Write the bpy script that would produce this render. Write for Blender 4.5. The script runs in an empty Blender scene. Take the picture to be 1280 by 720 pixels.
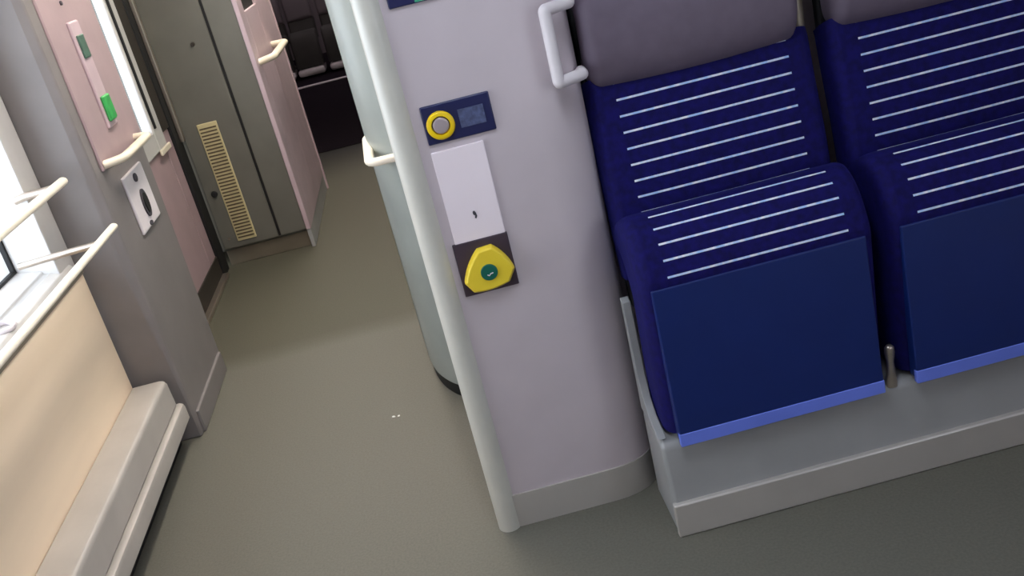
import bpy, bmesh, math, random
from mathutils import Vector, Matrix
random.seed(4)
S = bpy.context.scene
COL = S.collection

# ------------------------------------------------------------------ materials
def lin(c):
    return tuple((x / 12.92 if x <= .04045 else ((x + .055) / 1.055) ** 2.4) for x in c)

def rgb(r, g, b):
    return lin((r / 255., g / 255., b / 255.)) + (1.,)

def mat(name, col, rough=.5, metal=0., var=.06, scale=8., bump=0., bscale=200., spec=.5, stretch=(1, 1, 1), coat=0.):
    m = bpy.data.materials.new(name); m.use_nodes = True
    nt = m.node_tree; N = nt.nodes; L = nt.links
    b = N['Principled BSDF']
    b.inputs['Roughness'].default_value = rough
    b.inputs['Metallic'].default_value = metal
    b.inputs['Specular IOR Level'].default_value = spec
    b.inputs['Coat Weight'].default_value = coat
    tc = N.new('ShaderNodeTexCoord'); mp = N.new('ShaderNodeMapping')
    mp.inputs['Scale'].default_value = stretch
    L.new(tc.outputs['Object'], mp.inputs['Vector'])
    nz = N.new('ShaderNodeTexNoise'); nz.inputs['Scale'].default_value = scale
    nz.inputs['Detail'].default_value = 4.
    L.new(mp.outputs['Vector'], nz.inputs['Vector'])
    rp = N.new('ShaderNodeValToRGB')
    c = col
    rp.color_ramp.elements[0].position = .3; rp.color_ramp.elements[1].position = .7
    rp.color_ramp.elements[0].color = (c[0] * (1 - var), c[1] * (1 - var), c[2] * (1 - var), 1)
    rp.color_ramp.elements[1].color = (min(1, c[0] * (1 + var)), min(1, c[1] * (1 + var)), min(1, c[2] * (1 + var)), 1)
    L.new(nz.outputs['Fac'], rp.inputs['Fac'])
    L.new(rp.outputs['Color'], b.inputs['Base Color'])
    if bump:
        n2 = N.new('ShaderNodeTexNoise'); n2.inputs['Scale'].default_value = bscale
        L.new(mp.outputs['Vector'], n2.inputs['Vector'])
        bp = N.new('ShaderNodeBump'); bp.inputs['Strength'].default_value = bump; bp.inputs['Distance'].default_value = .002
        L.new(n2.outputs['Fac'], bp.inputs['Height']); L.new(bp.outputs['Normal'], b.inputs['Normal'])
    return m

def emit(name, col, strength):
    m = bpy.data.materials.new(name); m.use_nodes = True
    nt = m.node_tree; nt.nodes.clear()
    o = nt.nodes.new('ShaderNodeOutputMaterial'); e = nt.nodes.new('ShaderNodeEmission')
    e.inputs['Color'].default_value = col; e.inputs['Strength'].default_value = strength
    nt.links.new(e.outputs[0], o.inputs[0]); return m

def glass(name, col):
    m = bpy.data.materials.new(name); m.use_nodes = True
    nt = m.node_tree; nt.nodes.clear()
    o = nt.nodes.new('ShaderNodeOutputMaterial')
    t = nt.nodes.new('ShaderNodeBsdfTransparent'); t.inputs['Color'].default_value = col
    g = nt.nodes.new('ShaderNodeBsdfGlossy'); g.inputs['Roughness'].default_value = .02
    x = nt.nodes.new('ShaderNodeMixShader')
    x.inputs[0].default_value = .05; nt.links.new(t.outputs[0], x.inputs[1]); nt.links.new(g.outputs[0], x.inputs[2])
    nt.links.new(x.outputs[0], o.inputs[0]); return m

def stripe_mat(name, base, line, u0, u1, pitch, off, duty):
    """navy plush with short woven lines: UV u across (metres from centre), v along the pad (metres)"""
    m = mat(name, base, rough=.85, var=.3, scale=60., bump=.25, bscale=500., spec=.25)
    nt = m.node_tree; N = nt.nodes; L = nt.links; b = N['Principled BSDF']
    b.inputs['Sheen Weight'].default_value = .1
    b.inputs['Sheen Tint'].default_value = rgb(70, 80, 230)
    uv = N.new('ShaderNodeUVMap'); sp = N.new('ShaderNodeSeparateXYZ'); L.new(uv.outputs[0], sp.inputs[0])
    def M(op, a, bb=None):
        n = N.new('ShaderNodeMath'); n.operation = op
        for i, v in enumerate((a, bb)):
            if v is None: continue
            if isinstance(v, (int, float)): n.inputs[i].default_value = v
            else: L.new(v, n.inputs[i])
        return n.outputs[0]
    v = M('ADD', sp.outputs['Y'], off)
    fr = M('FRACT', M('DIVIDE', v, pitch))
    a = M('LESS_THAN', fr, duty)
    in_u = M('LESS_THAN', M('ABSOLUTE', sp.outputs['X']), u1)
    vpos = M('GREATER_THAN', sp.outputs['Y'], u0[0]); vneg = M('LESS_THAN', sp.outputs['Y'], u0[1])
    f = M('MULTIPLY', M('MULTIPLY', a, in_u), M('MULTIPLY', vpos, vneg))
    nz = N.new('ShaderNodeTexNoise'); nz.inputs['Scale'].default_value = 55.
    tc = [n for n in N if n.type == 'TEX_COORD'][0]; L.new(tc.outputs['Object'], nz.inputs['Vector'])
    rp = N.new('ShaderNodeValToRGB'); rp.color_ramp.elements[0].position = .35; rp.color_ramp.elements[1].position = .65
    rp.color_ramp.elements[0].color = line[0]; rp.color_ramp.elements[1].color = line[1]
    L.new(nz.outputs['Fac'], rp.inputs['Fac'])
    mx = N.new('ShaderNodeMix'); mx.data_type = 'RGBA'
    src = b.inputs['Base Color'].links[0].from_socket
    L.new(f, mx.inputs['Factor']); L.new(src, mx.inputs['A']); L.new(rp.outputs['Color'], mx.inputs['B'])
    L.new(mx.outputs['Result'], b.inputs['Base Color'])
    return m

def floor_mat():
    m = mat('floor_vinyl', rgb(108, 106, 96), rough=.62, var=.10, scale=160., bump=.15, bscale=300., spec=.25)
    nt = m.node_tree; N = nt.nodes; L = nt.links; b = N['Principled BSDF']
    tc = [n for n in N if n.type == 'TEX_COORD'][0]
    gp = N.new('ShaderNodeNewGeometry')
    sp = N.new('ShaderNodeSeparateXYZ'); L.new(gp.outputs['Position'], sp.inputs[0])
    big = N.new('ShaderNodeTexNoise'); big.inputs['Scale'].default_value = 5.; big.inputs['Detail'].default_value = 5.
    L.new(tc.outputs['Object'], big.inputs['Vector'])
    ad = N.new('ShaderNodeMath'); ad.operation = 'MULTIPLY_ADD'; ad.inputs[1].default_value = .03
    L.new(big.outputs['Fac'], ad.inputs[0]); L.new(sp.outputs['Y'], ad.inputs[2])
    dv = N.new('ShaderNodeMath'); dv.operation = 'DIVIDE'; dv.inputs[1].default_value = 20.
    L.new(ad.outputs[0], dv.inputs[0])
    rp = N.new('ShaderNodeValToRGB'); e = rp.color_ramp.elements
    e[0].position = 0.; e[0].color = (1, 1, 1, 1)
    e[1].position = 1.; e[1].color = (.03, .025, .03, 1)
    for p, c in ((3.585, (1, 1, 1, 1)), (3.60, (.66, .65, .58, 1)), (6.2, (.66, .65, .60, 1)), (7.05, (.12, .11, .11, 1))):  # floor tone changes at the seam; last stops paint shade before the far carpet
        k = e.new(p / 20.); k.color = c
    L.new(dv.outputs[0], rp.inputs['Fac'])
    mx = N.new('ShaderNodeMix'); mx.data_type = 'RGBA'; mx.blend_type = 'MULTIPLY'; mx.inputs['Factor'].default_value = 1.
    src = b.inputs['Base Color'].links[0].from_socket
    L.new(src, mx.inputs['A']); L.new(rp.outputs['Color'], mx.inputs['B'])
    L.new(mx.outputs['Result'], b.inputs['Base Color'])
    return m

M = {}
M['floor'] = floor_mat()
M['ceiling'] = mat('ceiling_white', rgb(225, 222, 220), .6)
M['shell'] = mat('wall_grey', rgb(196, 188, 190), .5)
M['beige'] = mat('beige_wood_laminate', rgb(248, 226, 198), .45, var=.07, scale=3., stretch=(1, .25, 2))
M['pillar'] = mat('pillar_grey', rgb(130, 124, 123), .42)
M['pillar_face'] = mat('pillar_mauve', rgb(170, 148, 151), .4)
M['pink'] = mat('door_mauve', rgb(178, 152, 156), .38)
M['pinkpart'] = mat('partition_mauve', rgb(198, 176, 183), .4)
M['cab'] = mat('cabinet_olive_grey', rgb(108, 106, 98), .5)
M['cabdark'] = mat('joint_black', rgb(22, 22, 22), .6)
M['cream'] = mat('cream_metal', rgb(238, 226, 204), .3)
M['ivory'] = mat('ivory_rail', rgb(250, 240, 220), .3)
M['white'] = mat('white_plastic', rgb(236, 228, 232), .4)
M['sill'] = mat('sill_white', rgb(200, 197, 194), .4)
M['heater'] = mat('heater_greige', rgb(184, 178, 171), .4)
M['alu'] = mat('brushed_metal', rgb(196, 184, 172), .3, metal=.85, var=.05, stretch=(1, 30, 30))
M['alu_dark'] = mat('dull_metal', rgb(150, 140, 125), .4, metal=.6)
M['rubber'] = mat('black_rubber', rgb(18, 18, 19), .6)
M['brown'] = mat('dark_door_jamb', rgb(52, 46, 40), .5)
M['grille'] = mat('grille_cream', rgb(208, 194, 150), .5)
M['grille_dark'] = mat('grille_slot', rgb(96, 84, 62), .7)
M['panel'] = mat('panel_grey', rgb(208, 196, 202), .4, var=.03)
M['post'] = mat('post_ivory_grey', rgb(212, 209, 199), .3)
M['round'] = mat('round_wall_grey_green', rgb(152, 158, 153), .4)
M['ped'] = mat('pedestal_grey', rgb(164, 164, 164), .45)
M['kick'] = mat('kick_steel', rgb(204, 198, 192), .3, metal=.3, var=.04)
M['navy'] = mat('navy_plush', rgb(15, 10, 80), .85, var=.25, scale=60., bump=.2, bscale=500., spec=.2)
M['vinyl'] = mat('navy_vinyl', rgb(15, 38, 104), .42, var=.05, spec=.4)
M['strip'] = mat('light_blue_edge', rgb(112, 134, 240), .5, var=.05)
M['head'] = mat('headrest_grey', rgb(112, 100, 116), .6, var=.06, scale=30., bump=.1, bscale=400.)
M['plateblue'] = mat('plate_navy', rgb(34, 38, 84), .35)
M['platefield'] = mat('plate_field', rgb(84, 92, 128), .4, var=.3, scale=120.)
M['yellow'] = mat('signal_yellow', rgb(255, 222, 60), .4, var=.05)
M['ringyellow'] = mat('ring_yellow', rgb(255, 214, 20), .4, var=.04)
M['button'] = mat('button_silver', rgb(190, 176, 180), .35, metal=.3)
M['darkplate'] = mat('plate_dark_plum', rgb(68, 54, 66), .5)
M['teal'] = mat('disc_teal', rgb(20, 104, 88), .4)
M['info'] = mat('info_panel_white', rgb(254, 240, 247), .4, var=.02)
M['ink'] = mat('dark_print', rgb(70, 66, 74), .6)
M['green'] = mat('green_sign', rgb(70, 170, 130), .4)
M['btn_green'] = mat('green_button', rgb(58, 168, 84), .35, var=.2, scale=40)
M['btn_dark'] = mat('dark_green_lens', rgb(74, 104, 90), .35, var=.2, scale=40)
M['fardark'] = mat('far_seat_dark', rgb(52, 48, 46), .8, var=.15)
M['farhead'] = mat('far_seat_grey', rgb(104, 94, 98), .7)
M['farstrip'] = mat('far_seat_strip', rgb(196, 186, 190), .5)
M['paper'] = mat('paper_white', rgb(245, 242, 236), .7)
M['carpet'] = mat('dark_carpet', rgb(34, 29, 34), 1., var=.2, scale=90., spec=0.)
M['glass'] = glass('pane_glass', (.94, .97, 1, 1))
M['lamp'] = emit('lamp_diffuser', (1, .91, .80, 1), 18.)
M['lamp2'] = emit('lamp_diffuser_cool', (.80, .89, 1, 1), 17.)
M['far_fill'] = emit('far_fill_diffuser', (1, .9, .95, 1), 7.)
M['stripe_back'] = stripe_mat('striped_plush_back', rgb(14, 9, 84), (rgb(176, 206, 252), rgb(244, 244, 255)), (.015, 1.0), .2015, .0372, .0, .13)
M['stripe_seat'] = stripe_mat('striped_plush_seat', rgb(14, 9, 84), (rgb(176, 206, 252), rgb(244, 244, 255)), (.006, .19), .2045, .0372, .0262, .13)

# ------------------------------------------------------------------ mesh helpers
def prop(o, label=None, cat=None, group=None, kind=None):
    for k, v in (('label', label), ('category', cat), ('group', group), ('kind', kind)):
        if v: o[k] = v
    return o

def thing(name, loc, label, cat, group=None):
    o = bpy.data.objects.new(name, None); COL.objects.link(o)
    o.location = loc; o.empty_display_size = .05
    return prop(o, label, cat, group)

def wloc(o):
    v = Vector((0, 0, 0))
    while o is not None:
        v += o.location; o = o.parent
    return v

def obj(name, bm, m, parent=None, smooth=True, bevel=0., seg=2, angle=35, sub=0):
    """one mesh object; bm is in world coordinates"""
    bmesh.ops.recalc_face_normals(bm, faces=bm.faces)
    if parent is None:
        xs = [v.co for v in bm.verts]
        org = Vector(((min(c.x for c in xs) + max(c.x for c in xs)) / 2, (min(c.y for c in xs) + max(c.y for c in xs)) / 2, min(c.z for c in xs)))
    else:
        org = wloc(parent)
    bmesh.ops.translate(bm, verts=bm.verts, vec=-org)
    me = bpy.data.meshes.new(name); bm.to_mesh(me); bm.free()
    for p in me.polygons: p.use_smooth = smooth
    ms = m if isinstance(m, (list, tuple)) else [m]
    for x in ms: me.materials.append(x)
    o = bpy.data.objects.new(name, me); COL.objects.link(o)
    if parent is None: o.location = org
    else: o.parent = parent
    if bevel:
        b = o.modifiers.new('bevel', 'BEVEL'); b.width = bevel; b.segments = seg; b.limit_method = 'ANGLE'; b.angle_limit = math.radians(40)
    if sub:
        s = o.modifiers.new('sub', 'SUBSURF'); s.levels = sub; s.render_levels = sub
    if smooth and not sub:
        w = o.modifiers.new('wn', 'WEIGHTED_NORMAL'); w.keep_sharp = True
        me.set_sharp_from_angle(angle=math.radians(angle))
    return o

def box(x0, x1, y0, y1, z0, z1, bm=None, slot=0):
    bm = bm or bmesh.new()
    vs = [bm.verts.new((x, y, z)) for x in (x0, x1) for y in (y0, y1) for z in (z0, z1)]
    for f in ((0, 1, 3, 2), (4, 6, 7, 5), (0, 4, 5, 1), (2, 3, 7, 6), (0, 2, 6, 4), (1, 5, 7, 3)):
        bm.faces.new([vs[i] for i in f]).material_index = slot
    return bm

def prism(poly, axis, a, b, bm=None):
    """extrude a polygon; axis 'x': poly is (y,z); 'y': (x,z); 'z': (x,y)"""
    bm = bm or bmesh.new()
    def P(p, t):
        return {'x': (t, p[0], p[1]), 'y': (p[0], t, p[1]), 'z': (p[0], p[1], t)}[axis]
    A = [bm.verts.new(P(p, a)) for p in poly]; B = [bm.verts.new(P(p, b)) for p in poly]
    n = len(poly)
    bm.faces.new(A); bm.faces.new(B[::-1])
    for i in range(n):
        bm.faces.new((A[i], A[(i + 1) % n], B[(i + 1) % n], B[i]))
    return bm

def loft(rings, bm=None, cap=True):
    bm = bm or bmesh.new()
    R = [[bm.verts.new(p) for p in r] for r in rings]
    n = len(R[0])
    for a, b in zip(R, R[1:]):
        for i in range(n):
            bm.faces.new((a[i], a[(i + 1) % n], b[(i + 1) % n], b[i]))
    if cap:
        bm.faces.new(R[0][::-1]); bm.faces.new(R[-1])
    return bm

def fillet(pts, r, n=6):
    pts = [Vector(p) for p in pts]; out = [pts[0]]
    for i in range(1, len(pts) - 1):
        a, b, c = pts[i - 1], pts[i], pts[i + 1]
        d0 = (a - b); d1 = (c - b); rr = min(r, d0.length * .49, d1.length * .49)
        p0 = b + d0.normalized() * rr; p1 = b + d1.normalized() * rr
        for k in range(n + 1):
            t = k / n
            out.append((1 - t) ** 2 * p0 + 2 * t * (1 - t) * b + t * t * p1)
    out.append(pts[-1]); return out

def tube(pts, r, n=14, bm=None, flat=1., r_fil=None):
    """round (or flattened in z) bar along a path"""
    if r_fil: pts = fillet(pts, r_fil)
    pts = [Vector(p) for p in pts]
    rings = []; up = None
    for i, p in enumerate(pts):
        t = (pts[min(i + 1, len(pts) - 1)] - pts[max(i - 1, 0)]).normalized()
        if up is None:
            ref = Vector((0, 0, 1)) if abs(t.z) < .9 else Vector((0, 1, 0))
            up = (ref - t * ref.dot(t)).normalized()
        else:
            up = (up - t * up.dot(t)).normalized()
        sd = t.cross(up)
        rings.append([p + (up * math.sin(2 * math.pi * k / n) * flat + sd * math.cos(2 * math.pi * k / n)) * r for k in range(n)])
    return loft(rings, bm)

def disc_y(cx, cz, y0, y1, r0, r1=None, n=32, bm=None, inner=None):
    """short cylinder / ring facing -Y, from y0 (front) to y1 (back); r1 the front radius"""
    r1 = r0 if r1 is None else r1
    def ring(r, y): return [(cx + r * math.cos(2 * math.pi * k / n), y, cz + r * math.sin(2 * math.pi * k / n)) for k in range(n)]
    if inner is None:
        return loft([ring(r0, y1), ring(r0, y0 + (y1 - y0) * .3), ring(r1, y0)], bm)
    bm = bm or bmesh.new()
    seq = [ring(r0, y1), ring(r0, y0 + (y1 - y0) * .35), ring(r0 - (r0 - inner) * .25, y0), ring(inner + (r0 - inner) * .15, y0), ring(inner, y1)]
    R = [[bm.verts.new(p) for p in r] for r in seq]
    for a, b in zip(R, R[1:] + R[:1]):
        for i in range(n): bm.faces.new((a[i], a[(i + 1) % n], b[(i + 1) % n], b[i]))
    return bm

def pad(prof, x0, x1, thick, rad, nx=9, uvname='UVMap', crown=0., lean=None):
    """upholstered pad: prof = (y,z) points of the front surface from bottom to top; rounded side edges"""
    bm = bmesh.new(); uvl = bm.loops.layers.uv.new(uvname)
    P = [Vector((0, p[0], p[1])) for p in prof]
    s = [0.]
    for a, b in zip(P, P[1:]): s.append(s[-1] + (b - a).length)
    cx = (x0 + x1) / 2; hw = (x1 - x0) / 2
    # cross-section: (x, depth) from back-left round the front to back-right
    cs = [(-hw, thick), (-hw, rad * 1.6)]
    for k in range(1, 7):
        a = math.pi / 2 * k / 6
        cs.append((-hw + rad * (1 - math.cos(a)), rad * 1.6 * (1 - math.sin(a))))
    for k in range(1, nx):
        cs.append((-hw + rad + (2 * hw - 2 * rad) * k / nx, 0))
    full = cs + [(-x, d) for x, d in reversed([c for c in cs[:8]])]
    grid = []
    for i, p in enumerate(P):
        t = (P[min(i + 1, len(P) - 1)] - P[max(i - 1, 0)]).normalized()
        nrm = Vector((0, t.z, -t.y))          # points backwards (+Y) for an upward profile
        if nrm.y < 0 and abs(t.z) > .2: nrm = -nrm
        if lean:                              # depth direction turning evenly with height
            nrm = Vector((0, 1, -.8 * (p.z - lean[0]) / (lean[1] - lean[0]))).normalized()
        row = []
        for (x, d) in full:
            cr = crown * (1 - (x / hw) ** 2)
            q = p + nrm * (d - cr)
            row.append((bm.verts.new((cx + x, q.y, q.z)), x, s[i]))
        grid.append(row)
    for a, b in zip(grid, grid[1:]):
        for k in range(len(full) - 1):
            f = bm.faces.new((a[k][0], a[k + 1][0], b[k + 1][0], b[k][0]))
            for lp, src in zip(f.loops, (a[k], a[k + 1], b[k + 1], b[k])):
                lp[uvl].uv = (src[1], src[2])
        f = bm.faces.new((a[-1][0], a[0][0], b[0][0], b[-1][0]))
        for lp in f.loops: lp[uvl].uv = (9, 9)
    for row in (grid[0], grid[-1]):
        f = bm.faces.new([r[0] for r in row])
        for lp in f.loops: lp[uvl].uv = (9, 9)
    return bm

def spline(pts, n=6):
    """Catmull-Rom through 2-D points"""
    out = []
    q = [pts[0]] + list(pts) + [pts[-1]]
    for i in range(1, len(q) - 2):
        for k in range(n):
            t = k / n
            out.append(tuple(.5 * ((2 * q[i][j]) + (-q[i - 1][j] + q[i + 1][j]) * t + (2 * q[i - 1][j] - 5 * q[i][j] + 4 * q[i + 1][j] - q[i + 2][j]) * t * t + (-q[i - 1][j] + 3 * q[i][j] - 3 * q[i + 1][j] + q[i + 2][j]) * t ** 3) for j in range(2)))
    out.append(tuple(pts[-1])); return out

def struct(name, bm, m, parent=None, **k):
    o = obj(name, bm, m, parent, **k)
    if parent is None: o['kind'] = 'structure'
    return o

def copy_tree(o, dx, parent=None):
    c = o.copy(); COL.objects.link(c)
    if parent is None: c.location = o.location + Vector(dx)
    else: c.parent = parent
    for ch in list(o.children): copy_tree(ch, dx, c)
    return c

# ------------------------------------------------------------------ setting
XL, XR, YB, YF, ZC = -1.72, 1.75, -1.6, 13.0, 2.3
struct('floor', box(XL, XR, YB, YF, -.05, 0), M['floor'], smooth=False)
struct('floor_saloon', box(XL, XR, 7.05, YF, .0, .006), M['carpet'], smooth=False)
struct('ceiling', box(XL, XR, YB, YF, ZC, ZC + .05), M['ceiling'], smooth=False)
struct('wall_front', box(XL, XR, YF, YF + .05, 0, ZC), M['farhead'], smooth=False)
struct('wall_back', box(XL, XR, YB - .05, YB, 0, ZC), M['shell'], smooth=False)
WY0, WY1, WZ0, WZ1 = 1.0, 2.93, .75, 1.75      # the left window
DY0, DY1 = 3.62, 4.42                          # glass of the door
# left wall: outer skin with openings for the window and for the door
bm = bmesh.new()
def wall_strip(bm, x0, x1, ya, yb, holes, z1):
    y = ya
    for (h0, h1, a, b) in holes:
        if h0 > y: box(x0, x1, y, h0, 0, z1, bm)
        box(x0, x1, h0, h1, 0, a, bm); box(x0, x1, h0, h1, b, z1, bm); y = h1
    if y < yb: box(x0, x1, y, yb, 0, z1, bm)
wall_strip(bm, XL - .05, XL, YB, YF, [(.9, 3.0, .6, 1.9), (3.5, 4.8, .02, 2.1)], ZC)
struct('wall_left', bm, M['shell'], smooth=False)
bm = bmesh.new()
wall_strip(bm, XR, XR + .05, YB, YF, [(-.9, .3, .85, 1.75)], ZC)
struct('wall_right', bm, M['shell'], smooth=False)

# window_1: reveal (splayed jamb, sill), gasket, pane
w = bpy.data.objects.new('window_1', None); COL.objects.link(w); w.location = (-1.3, 1.6, .7); w['kind'] = 'structure'
bm = prism([(-1.225, 2.885), (-1.285, 2.915), (-1.29, 2.925), (-1.385, 2.965), (-1.72, 2.97), (-1.72, 3.015), (-1.225, 3.015)], 'z', .66, 2.3)
obj('jamb', bm, M['sill'], w, bevel=.004)
bm = prism([(-1.200, .684), (-1.200, .696), (-1.222, .724), (-1.262, .732), (-1.266, .727), (-1.285, .729), (-1.289, .736), (-1.385, .742), (-1.72, .742), (-1.72, .684)], 'y', -1.55, 2.97)
obj('sill', bm, M['sill'], w, bevel=.003)
bm = box(-1.72, -1.22, -1.55, 1.0, .742, 2.3); obj('wall_lining', bm, M['shell'], w, bevel=.004)
bm = box(-1.72, -1.22, 1.0, 2.96, 1.75, 2.3); obj('head_lining', bm, M['shell'], w, bevel=.004)
bm = bmesh.new()
for (a, b, c, d) in ((1.0, 2.965, .74, .751), (1.0, 2.965, 1.738, 1.75), (1.0, 1.012, .74, 1.75), (2.953, 2.968, .74, 1.75)):
    box(-1.396, -1.380, a, b, c, d, bm)
obj('gasket', bm, M['rubber'], w, smooth=False, bevel=.002)
obj('pane', box(-1.394, -1.388, 1.006, 2.958, .746, 1.744), M['glass'], w, smooth=False)

# windows on the right side and in the far saloon (behind or beside the camera)
for n, (x0, x1, y0, y1, z0, z1) in enumerate(((XR + .01, XR + .03, -.9, .3, .85, 1.75),)):
    w2 = bpy.data.objects.new('window_%d' % (n + 2), None); COL.objects.link(w2); w2.location = (x0, y0, z0); w2['kind'] = 'structure'
    bm = bmesh.new()
    for (a, b, c, d) in ((y0, y1, z0, z0 + .03), (y0, y1, z1 - .03, z1), (y0, y0 + .03, z0, z1), (y1 - .03, y1, z0, z1)):
        box(x0 - .01, x1 + .01, a, b, c, d, bm)
    obj('gasket', bm, M['rubber'], w2, smooth=False)
    obj('pane', box(x0 + .007, x0 + .013, y0 + .02, y1 - .02, z0 + .02, z1 - .02), M['glass'], w2, smooth=False)

# door_1: the entrance door on the left
d = bpy.data.objects.new('door_1', None); COL.objects.link(d); d.location = (-1.28, 4.1, 0); d['kind'] = 'structure'
bm = bmesh.new()
wall_strip(bm, -1.30, -1.25, 3.5, 4.72, [(3.60, 4.58, .755, 1.9)], 2.2)
obj('leaf', bm, M['pink'], d, bevel=.006)
obj('kick_edge', box(-1.262, -1.244, 3.5, 4.72, .02, .12), M['brown'], d, bevel=.003)
bm = bmesh.new()
for (a, b, c, e) in ((4.43, 4.575, .745, 1.9), (3.6, 4.43, .745, .84)): box(-1.285, -1.236, a, b, c, e, bm)
fr = obj('window_frame', bm, M['sill'], d, bevel=.008)
obj('gasket', box(-1.270, -1.228, 4.452, 4.476, .845, 1.9), M['rubber'], d, bevel=.003)
obj('pane', box(-1.278, -1.270, 3.6, 4.44, .84, 1.9), M['glass'], d, smooth=False)
obj('frame_corner', box(-1.236, -1.222, 4.40, 4.58, .728, .755), M['cream'], d, bevel=.005)
obj('jamb', box(-1.262, -1.240, 4.59, 4.72, .80, 2.2), M['brown'], d, bevel=.003)
obj('seal', box(-1.30, -1.235, 4.72, 4.845, .0, 2.2), M['rubber'], d, bevel=.004)
obj('edge_strip', box(-1.235, -1.215, 4.80, 4.835, .70, 2.2), M['alu'], d, bevel=.004)
obj('threshold', box(-1.262, -1.215, 3.60, 4.72, .0, .022), M['alu'], d, bevel=.004)

# ------------------------------------------------------------------ left side furniture
t = thing('wall_panel', (-1.21, 1.2, .1), 'beige wood-look panel lining the wall under the left window', 'panel')
obj('board', box(-1.24, -1.205, -1.5, 2.995, .10, .684), M['beige'], t, bevel=.004)
obj('edge_trim', box(-1.212, -1.1995, -1.5, 2.995, .680, .694), M['alu_dark'], t, bevel=.003)

t = thing('heater', (-1.13, 1.2, 0), 'long low beige heater casing on the floor along the wall under the beige panel', 'heater')
prof = [(-1.203, .258), (-1.112, .258), (-1.098, .254), (-1.090, .242), (-1.088, .158), (-1.203, .158)]
obj('upper_cover', prism(prof, 'y', -1.5, 2.985), M['heater'], t, bevel=.004, seg=3)
prof = [(-1.203, .154), (-1.082, .154), (-1.072, .148), (-1.068, .138), (-1.068, .094), (-1.074, .086), (-1.203, .086)]
obj('lower_duct', prism(prof, 'y', -1.5, 3.0), M['heater'], t, bevel=.003, seg=3)
obj('base', box(-1.203, -1.13, -1.5, 3.0, .0, .085), M['rubber'], t, smooth=False)

# leaning rails before the window
def rail(x, z, y1, brk, label, r):
    t = thing('leaning_rail', (x, 1.2, z), label, 'rail', 'rails before the window')
    bm = tube([(x, -1.4, z), (x, y1 - .01, z), (x, y1, z)], r, 16, flat=.8)
    obj('bar', bm, M['ivory'], t, angle=60)
    for yb in brk:
        bm = tube([(x - .004, yb, z - .004), (x - .10, yb, z - .006), (-1.30 if x > -1.1 else -1.26, yb + (.06 if yb < 2.5 else .0), z - .012)], r * .78, 12)
        b = obj('bracket', bm, M['alu'], t, angle=60)
    return t
rail(-1.05, .806, 2.972, (2.82,), 'lower ivory rail along the wall ending in front of the grey pillar', .0135)
rail(-1.13, .984, 2.945, (2.885,), 'upper ivory rail crossing the window above the longer lower rail', .016)
# round white fitting on the sill
pts = [Vector((-1.246 + .026 * math.cos(a), 2.47 + .034 * math.sin(a), .7345 + .005 * -math.cos(a))) for a in [2 * math.pi * k / 24 for k in range(25)]]
prop(obj('ring_fitting', tube(pts, .0075, 10), M['white'], angle=60), 'small white ring lying on the window sill behind the lower ivory rail', 'ring')

# grey pillar between window and door
t = thing('door_pillar', (-1.15, 3.3, 0), 'wide grey pillar standing between the window and the entrance door', 'pillar')
def ring(z, c):
    # c = (cx, cy): chamfer sizes of the corner towards the aisle
    return [(-1.61, 3.02, z), (-1.062 - c[0], 3.02, z), (-1.060 - c[0] * .2, 3.02 + c[1] * .25, z), (-1.060, 3.03 + c[1], z), (-1.060, 3.55 + .05 * min(1, z / .9), z), (-1.07, 3.565 + .06 * min(1, z / .9), z), (-1.25, 3.64, z), (-1.61, 3.64, z)]
obj('column', loft([ring(0, (.004, .004)), ring(.12, (.006, .01)), ring(.35, (.016, .05)), ring(.68, (.03, .10)), ring(.95, (.03, .08)), ring(1.4, (.03, .05)), ring(2.3, (.03, .05))]), M['pillar'], t, angle=25, bevel=.006)
obj('face_panel', box(-1.064, -1.052, 3.09, 3.62, .955, 2.2), M['pillar_face'], t, bevel=.012, seg=3)
obj('skirting', box(-1.064, -1.050, 3.05, 3.54, .0, .085), M['pillar'], t, bevel=.004)

t = thing('door_button_panel', (-1.05, 3.37, 1.05), 'narrow pale panel with green door buttons on the pillar beside the door', 'button panel')
obj('strip', box(-1.056, -1.042, 3.275, 3.375, 1.055, 1.405), M['pinkpart'], t, bevel=.006, seg=3)
obj('indicator', box(-1.043, -1.036, 3.29, 3.355, 1.285, 1.36), M['btn_dark'], t, bevel=.005)
b = obj('button', box(-1.043, -1.030, 3.285, 3.36, 1.075, 1.16), M['btn_green'], t, bevel=.008, seg=3); b['label'] = 'bright green push button'
obj('screw', tube([(-1.054, 3.30, 1.465), (-1.046, 3.30, 1.465)], .007, 12), M['ink'], t)

t = thing('key_switch', (-1.056, 3.35, .68), 'white key switch plate with an oval slot low on the grey pillar', 'switch')
obj('plate', box(-1.062, -1.050, 3.225, 3.475, .690, .895), M['white'], t, bevel=.008, seg=3)
def oval_x(y, z, ry, rz, x0, x1, n=24):
    return loft([[(x, y + ry * math.cos(2 * math.pi * k / n), z + rz * math.sin(2 * math.pi * k / n)) for k in range(n)] for x in (x0, x1)])
s = obj('slot', oval_x(3.35, .772, .034, .050, -1.051, -1.045), M['ink'], t)
obj('slot_rim', oval_x(3.35, .772, .022, .036, -1.046, -1.042), M['rubber'], s)
obj('keyhole', oval_x(3.345, .866, .020, .015, -1.051, -1.046), M['ink'], t)
obj('screw', oval_x(3.33, .703, .016, .008, -1.051, -1.046), M['ink'], t)

def u_handle(name, pts, r, m, label, flat=.8, fil=.03):
    o = obj(name, tube(pts, r, 14, r_fil=fil, flat=flat), m, angle=60)
    return prop(o, label, 'handle', 'grab handles')
u_handle('grab_handle', [(-1.06, 3.11, .972), (-1.000, 3.16, .972), (-1.000, 3.50, .972), (-1.06, 3.52, .972)], .017, M['cream'],
         'cream grab handle on the grey pillar above the white key switch')

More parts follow.
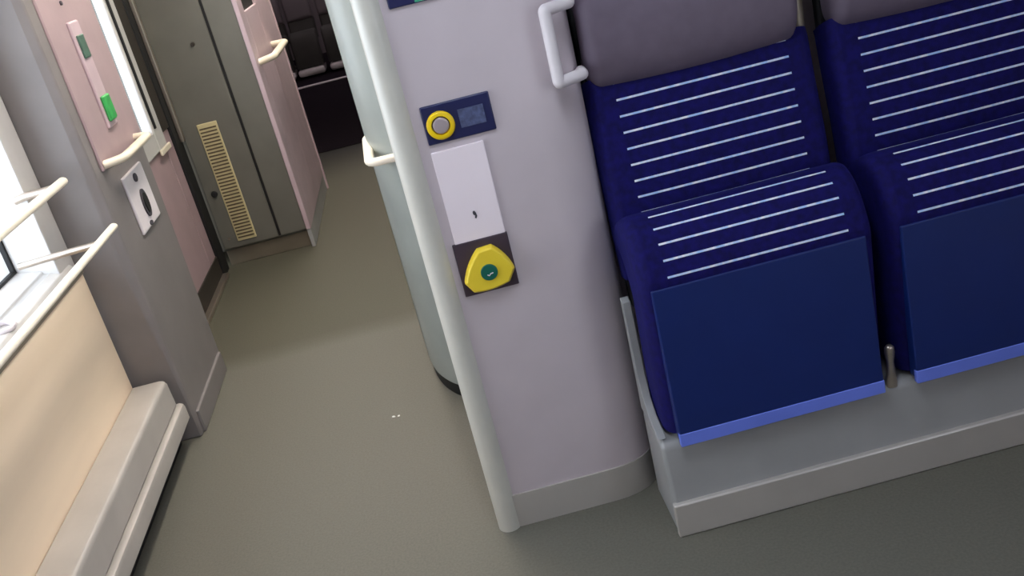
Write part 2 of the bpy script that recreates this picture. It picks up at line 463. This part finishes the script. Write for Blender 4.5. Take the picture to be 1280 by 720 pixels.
# grey equipment cabinet beyond the door
t = thing('equipment_cabinet', (-1.03, 5.3, 0), 'tall olive grey cabinet with a ribbed vent beyond the entrance door', 'cabinet')
obj('body', box(-1.55, -.785, 4.87, 5.98, .085, 2.28), M['cab'], t, bevel=.008)
obj('plinth', box(-1.23, -.79, 4.885, 5.96, .0, .085), M['alu_dark'], t, bevel=.003)
dr = obj('door', box(-1.225, -.940, 4.852, 4.873, .10, 2.2), M['cab'], t, bevel=.003)
obj('side_panel', box(-.926, -.787, 4.854, 4.873, .10, 2.2), M['cab'], t, bevel=.003)
obj('joint', box(-.941, -.925, 4.862, 4.874, .10, 2.2), M['cabdark'], t, smooth=False)
vg = obj('vent', box(-1.146, -1.046, 4.846, 4.855, .13, .755), M['grille'], dr, bevel=.003)
bm = bmesh.new()
for k in range(34):
    z = .145 + k * .0176
    box(-1.138, -1.054, 4.8435, 4.8465, z, z + .0075, bm)
sl = obj('slots', bm, M['grille_dark'], dr, smooth=False)
def knob(x, z, r, nm, m): obj(nm, disc_y(x, z, 4.838, 4.853, r, r * .8), m, dr, angle=60)
knob(-1.178, .40, .016, 'lock', M['rubber']); knob(-1.185, .155, .006, 'screw', M['alu']); knob(-1.03, 1.13, .01, 'lock', M['brown'])

t = thing('mauve_partition', (-.76, 5.4, 0), 'pale mauve partition beside the grey cabinet at the aisle', 'partition')
bm = bmesh.new()
def yz_wall(bm, x0, x1, ya, yb, holes, z1, z0=0):
    y = ya
    for (h0, h1, a, b) in holes:
        if h0 > y: box(x0, x1, y, h0, z0, z1, bm)
        box(x0, x1, h0, h1, z0, a, bm); box(x0, x1, h0, h1, b, z1, bm); y = h1
    if y < yb: box(x0, x1, y, yb, z0, z1, bm)
yz_wall(bm, -.790, -.765, 4.84, 5.98, [(4.98, 5.42, 1.21, 1.55)], 2.28, .10)
obj('panel', bm, M['pinkpart'], t, bevel=.004)
obj('recess', box(-.7885, -.778, 4.97, 5.43, 1.20, 1.56), M['cabdark'], t, smooth=False)
obj('skirting', box(-.79, -.768, 4.845, 5.98, .0, .10), M['ped'], t, bevel=.003)
obj('end_trim', tube([(-.775, 5.985, .0), (-.775, 5.985, 2.28)], .018, 14), M['pinkpart'], t, angle=60)
u_handle('grab_handle', [(-.77, 4.93, .965), (-.690, 4.95, .975), (-.690, 5.52, .975), (-.77, 5.54, .975)], .021, M['cream'],
         'cream grab handle on the mauve partition far down the aisle')

# ------------------------------------------------------------------ rounded wall, handle
path = spline([(.33, 2.715), (.10, 2.715), (-.03, 2.735), (-.127, 2.785), (-.188, 2.88), (-.222, 3.0), (-.233, 3.15), (-.235, 3.5), (-.235, 7.0)], 6)
t = thing('rounded_wall', (0, 4.5, 0), 'pale grey-green wall with a rounded corner behind the ivory post', 'wall')
obj('panel', prism(path + [(.33, 7.0)], 'z', .05, 2.29), M['round'], t, angle=50)
ins = [(x + .006, y + .004) for x, y in path]
obj('baseboard', prism(ins + [(.33, 7.0)], 'z', .0, .05), M['rubber'], t, angle=50)
u_handle('grab_handle', [(-.09, 2.80, .838), (-.218, 2.80, .838), (-.228, 3.10, .850), (-.20, 3.14, .850)], .016, M['ivory'],
         'ivory grab handle on the rounded grey-green wall just left of the post')

# ------------------------------------------------------------------ partition with the intercom
t = thing('intercom_partition', (.14, 2.07, 0), 'mauve-grey partition with an ivory edge post carrying the call buttons beside the seats', 'partition')
crv = [(-.075, 2.05), (.215, 2.05), (.245, 2.0525), (.275, 2.060), (.30, 2.072), (.32, 2.089), (.335, 2.112)]
obj('panel', prism(crv + [(.335, 2.15), (-.075, 2.15)], 'z', .095, 2.28), M['panel'], t, angle=50)
obj('kick_plate', prism([(x - .002, y - .005) for x, y in crv] + [(.333, 2.15), (-.075, 2.15)], 'z', .0, .096), M['kick'], t, angle=50)
obj('post', tube([(-.076, 2.063, 0), (-.076, 2.063, 2.28)], .030, 24), M['post'], t, angle=60)
obj('return_panel', box(-.06, -.03, 2.15, 2.76, 0, 2.28), M['panel'], t, bevel=.004)
obj('seat_wall', box(.30, XR - .005, 2.30, 2.33, .0, 2.28), M['panel'], t, bevel=.004)

t = thing('intercom', (.05, 2.045, 1.02), 'dark blue intercom plate with a yellow-ringed silver button above the white panel', 'intercom')
obj('plate', box(-.026, .126, 2.043, 2.051, 1.021, 1.106), M['plateblue'], t, bevel=.003)
obj('ring', disc_y(.010, 1.060, 2.034, 2.044, .031, inner=.019), M['ringyellow'], t, angle=50)
b = obj('button', disc_y(.010, 1.060, 2.033, 2.044, .0175, .013), M['button'], t, angle=50); b['label'] = 'silver push button'
obj('text_field', box(.052, .108, 2.0415, 2.0435, 1.043, 1.083), M['platefield'], t, smooth=False)

t = thing('info_panel', (.03, 2.045, .79), 'blank white panel with a tiny dark mark between the intercom and the yellow button', 'panel')
obj('sheet', box(-.027, .091, 2.044, 2.051, .786, 1.004), M['info'], t, bevel=.002)
bm = prism([(.030, .853), (.034, .855), (.037, .849), (.038, .842), (.035, .836), (.032, .838), (.034, .843), (.030, .847)], 'y', 2.0425, 2.0445)
obj('mark', bm, M['ink'], t, smooth=False)

t = thing('emergency_button', (.03, 2.045, .66), 'yellow rounded triangle push button on a dark square plate beside the post', 'button')
obj('plate', box(-.034, .094, 2.042, 2.051, .657, .787), M['darkplate'], t, bevel=.002)
A, B, C3 = Vector((.036, .783)), Vector((-.033, .674)), Vector((.096, .683))
tri = []
for p, q in ((A, B), (B, C3), (C3, A)):
    mid = (A + B + C3) / 3
    for k in range(2, 11):
        s_ = k / 12
        pt = p.lerp(q, s_); out = ((p + q) / 2 - mid).normalized()
        tri.append(pt + out * (.052 * s_ * (1 - s_)))
ring0 = [(p.x, 2.043, p.y) for p in tri]
cen = sum(tri, Vector((0, 0))) / len(tri)
ring1 = [(p.x, 2.030, p.y) for p in tri]
ring2 = [(cen.x + (p.x - cen.x) * .90, 2.021, cen.y + (p.y - cen.y) * .90) for p in tri]
obj('triangle', loft([ring0, ring1, ring2]), M['yellow'], t, bevel=.002, angle=60)
dsc = obj('disc', disc_y(.0325, .712, 2.0165, 2.0225, .0195, .018), M['teal'], t, angle=60)
bm = tube([(.027, 2.0160, .708), (.031, 2.0160, .705), (.035, 2.0160, .709), (.041, 2.0160, .710)], .0014, 8)
obj('mark', bm, M['white'], dsc)

t = thing('notice_sign', (.02, 2.045, 1.315), 'blue sign with a green patch at the top of the partition beside the post', 'sign')
obj('plate', box(-.033, .078, 2.043, 2.051, 1.316, 1.43), M['plateblue'], t, bevel=.003)
obj('patch', box(.022, .070, 2.041, 2.0435, 1.318, 1.35), M['green'], t, smooth=False)

u_handle('grab_handle', [(.338, 2.094, 1.240), (.334, 2.050, 1.243), (.275, 2.015, 1.243), (.275, 2.015, 1.090), (.334, 2.050, 1.090), (.338, 2.094, 1.087)], .0132, M['white'],
         'white upright grab handle between the partition and the grey headrest', flat=1., fil=.005)

# ------------------------------------------------------------------ seats
t = thing('seat_pedestal', (1., 2.0, 0), 'long grey pedestal running along the floor under both blue seats', 'pedestal')
prof = [(1.848, .085), (1.868, .235), (1.885, .246), (2.04, .248), (2.04, .0), (1.848, .0)]
obj('casing', prism(prof, 'x', .316, XR - .01), M['ped'], t, bevel=.010, seg=3, angle=40)
obj('kick_plate', box(.314, XR - .01, 1.836, 1.855, .0, .092), M['kick'], t, bevel=.004)
bm = loft([[(.881 + r * math.cos(2 * math.pi * k / 16), 1.874 + r * math.sin(2 * math.pi * k / 16) * .8, z) for k in range(16)] for z, r in ((.235, .013), (.245, .013), (.265, .011), (.30, .009), (.325, .0125), (.338, .0115), (.345, .006))])
b = obj('bracket', bm, M['alu'], t, angle=60); b['label'] = 'small silver fitting between the seats'

def make_seat():
    t = thing('tip_up_seat', (.60, 2.0, .25), 'folded blue striped tip-up seat next to the partition', 'seat', 'blue striped seats')
    # cushion (folded up): vinyl underside faces the aisle, striped nose on top
    prof = spline([(1.868, .600), (1.868, .640), (1.873, .662), (1.890, .698), (1.910, .728), (1.936, .752), (1.972, .768), (2.005, .765)], 5)
    prof = [(1.872, .262), (1.871, .40), (1.869, .56)] + prof[5:]
    # v is measured from the vinyl lip: shift the UVs
    bm = pad(prof, .338, .872, .138, .03, crown=.0, lean=(.262, .765))
    uvl = bm.loops.layers.uv.active
    s = 0.; P = [Vector(p) for p in prof[:4]]
    for a, b2 in zip(P, P[1:]): s += (b2 - a).length
    for f in bm.faces:
        for lp in f.loops: lp[uvl].uv = (lp[uvl].uv[0], lp[uvl].uv[1] - s)
    obj('cushion', bm, M['stripe_seat'], t, angle=60)
    bm = prism([(1.836, .256), (1.866, .632), (1.884, .632), (1.872, .256)], 'x', .358, .846)
    pn = obj('underside_panel', bm, M['vinyl'], t, bevel=.004, seg=3)
    bm = prism([(1.834, .248), (1.8365, .280), (1.850, .280), (1.850, .248)], 'x', .357, .847)
    obj('edge_strip', bm, M['strip'], pn, bevel=.002)
    # backrest
    prof = spline([(2.020, .60), (2.040, .70), (2.055, .80), (2.072, .88), (2.090, .96), (2.103, 1.03), (2.115, 1.06)], 5)
    bm = pad(prof, .340, .872, .08, .028, crown=.006)
    uvl = bm.loops.layers.uv.active
    tot = 0.
    for a, b2 in zip(prof, prof[1:]): tot += (Vector(a) - Vector(b2)).length
    obj('backrest', bm, M['stripe_back'], t, angle=60)
    # headrest
    prof = spline([(2.15, 1.030), (2.118, 1.036), (2.093, 1.052), (2.074, 1.085), (2.064, 1.14), (2.064, 1.22), (2.088, 1.31), (2.11, 1.40), (2.14, 1.44)], 5)
    obj('headrest', pad(prof, .352, .842, .07, .03, crown=.010), M['head'], t, angle=60)
    bm = prism([(2.085, .50), (2.17, 1.0), (2.205, 1.42), (2.225, 1.42), (2.20, 1.0), (2.12, .50)], 'x', .35, .875)
    obj('back_shell', bm, M['rubber'], t, bevel=.006)
    bm = tube([(.853, 2.135, .985), (.853, 2.14, 1.03), (.853, 2.145, 1.44)], .016, 12)
    obj('frame_post', bm, M['alu_dark'], t, angle=60)
    return t
seat = make_seat()
for dx, lab in ((.567, 'folded blue striped tip-up seat farther from the partition at the right'),):
    c = copy_tree(seat, (dx, 0, 0)); c['label'] = lab

up_ = [(1.880, .252), (1.895, .256), (1.955, .275), (1.990, .31), (2.005, .37), (2.012, .555), (2.036, .560), (2.04, .252)]
b = obj('side_bracket', prism(up_, 'x', .315, .335), M['ped'], seat, bevel=.004); b['label'] = 'grey end bracket beside the partition'

# ------------------------------------------------------------------ far saloon
def make_far():
    z0 = .006
    t = thing('saloon_seat', (-1.18, 11.1, 0), 'dark seat in the far saloon nearer the mauve partition', 'seat', 'dark seats in the far saloon')
    obj('base_strip', box(-1.335, -1.03, 10.98, 11.3, .03, .11), M['farstrip'], t, bevel=.03, seg=3)
    obj('pedestal', box(-1.30, -1.06, 11.05, 11.5, .006, .12), M['rubber'], t, bevel=.01)
    prof = spline([(11.0, .12), (11.0, .3), (11.03, .44), (11.10, .50), (11.25, .50)], 5)
    obj('cushion', pad(prof, -1.335, -1.025, .1, .03), M['fardark'], t, angle=60)
    prof = spline([(11.26, .40), (11.28, .5), (11.32, .62)], 5)
    obj('backrest', pad(prof, -1.33, -1.03, .1, .03), M['fardark'], t, angle=60)
    prof = spline([(11.34, .60), (11.29, .63), (11.28, .75), (11.30, .90), (11.36, 1.0)], 5)
    obj('headrest', pad(prof, -1.33, -1.03, .1, .03), M['farhead'], t, angle=60)
    return t
fs = make_far()
c = copy_tree(fs, (.362, 0, 0)); c['label'] = 'dark seat in the far saloon nearer the rounded grey-green wall'
c = copy_tree(fs, (-.36, 0, 0)); c.location.x = fs.location.x - .335; c['label'] = 'dark seat in the far saloon half hidden behind the mauve partition'

o = obj('floor_strip', box(-1.7, 0.4, 10.36, 10.44, .006, .016), M['farstrip'], bevel=.003)
prop(o, 'thin pale strip across the dark floor before the far dark seats', 'strip')

# scraps on the floor
for (x, y, r, a, lab) in ((-.378, 2.797, .007, .3, 'left one of two tiny paper scraps on the floor'), (-.360, 2.793, .0055, 1.0, 'right one of two tiny paper scraps on the floor')):
    n = 7; rr = [r * random.uniform(.7, 1.2) for _ in range(n)]
    bm = loft([[(x + rr[k] * math.cos(a + 2 * math.pi * k / n) * q, y + .8 * rr[k] * math.sin(a + 2 * math.pi * k / n) * q, z) for k in range(n)] for z, q in ((.0, 1), (.0015, 1), (.003, .6))])
    prop(obj('paper_scrap', bm, M['paper'], smooth=False), lab, 'paper scrap', 'paper scraps')

# ------------------------------------------------------------------ lamps
def lamp(x, y0, y1, wdt, m, label):
    t = thing('ceiling_lamp', (x, (y0 + y1) / 2, ZC - .03), label, 'lamp', 'ceiling lamps')
    bm = bmesh.new()
    for (a, b, c, d) in ((x - wdt / 2 - .03, x - wdt / 2, y0, y1), (x + wdt / 2, x + wdt / 2 + .03, y0, y1), (x - wdt / 2 - .03, x + wdt / 2 + .03, y0 - .03, y0), (x - wdt / 2 - .03, x + wdt / 2 + .03, y1, y1 + .03)):
        box(a, b, c, d, ZC - .03, ZC, bm)
    obj('frame', bm, M['alu'], t, bevel=.003)
    obj('diffuser', box(x - wdt / 2, x + wdt / 2, y0, y1, ZC - .02, ZC - .004), m, t, smooth=False)
lamp(-.40, 2.3, 4.5, .22, M['lamp'], 'long warm ceiling lamp over the aisle beside the entrance door')
lamp(-.50, 5.0, 6.6, .22, M['lamp'], 'warm ceiling lamp over the aisle beside the mauve partition')
lamp(.10, .7, 1.5, .2, M['lamp2'], 'cool ceiling lamp in front of the intercom partition')
lamp(-.4, 9.0, 12.4, .2, M['far_fill'], 'dim fill light added over the far dark seats')  # unseen fill light, added to lift the dark far saloon

# ------------------------------------------------------------------ daylight
W = bpy.data.worlds.new('sky'); S.world = W; W.use_nodes = True
nt = W.node_tree; bg = nt.nodes['Background']
bg.inputs['Color'].default_value = (.90, .95, 1, 1); bg.inputs['Strength'].default_value = 4.6
def portal(x, y, z, sy, sz, rot):
    l = bpy.data.lights.new('window_portal', 'AREA'); l.shape = 'RECTANGLE'; l.size = sz; l.size_y = sy
    l.cycles.is_portal = True
    o = bpy.data.objects.new('window_portal', l); COL.objects.link(o); o.location = (x, y, z); o.rotation_euler = rot
portal(-1.82, 1.95, 1.25, 2.1, 1.3, (0, -math.pi / 2, 0))
portal(-1.82, 4.15, 1.2, 1.3, 2.1, (0, -math.pi / 2, 0))
portal(1.85, -.3, 1.3, 1.2, .9, (0, math.pi / 2, 0))

# ------------------------------------------------------------------ camera
f, P0 = 1194., (640., 360.)
V, D = (1330., 3150.), (475., -110.)
dn = Vector((V[0] - P0[0], V[1] - P0[1], f)).normalized()
yf = Vector((D[0] - P0[0], D[1] - P0[1], f)); yf = (yf - dn * yf.dot(dn)).normalized()
xr = dn.cross(yf)
if xr.x < 0: xr = -xr
up = -dn
# rows of R map camera space (x right, y down, z forward) to world
R = Matrix((xr, yf, up))
rot = Matrix((( R[0][0], -R[0][1], -R[0][2]), (R[1][0], -R[1][1], -R[1][2]), (R[2][0], -R[2][1], -R[2][2])))
cam = bpy.data.cameras.new('camera'); co = bpy.data.objects.new('camera', cam); COL.objects.link(co)
cam.sensor_width = 36.; cam.sensor_fit = 'HORIZONTAL'; cam.lens = f / 1280. * 36.; cam.clip_start = .02
co.matrix_world = Matrix.Translation((0, 0, 1.5)) @ rot.to_4x4()
S.camera = co

S.view_settings.view_transform = 'Standard'; S.view_settings.look = 'None'
S.view_settings.gamma = 1.; S.view_settings.use_curve_mapping = False
S.view_settings.exposure = .45
S.cycles.max_bounces = 10; S.cycles.diffuse_bounces = 6; S.cycles.transparent_max_bounces = 12
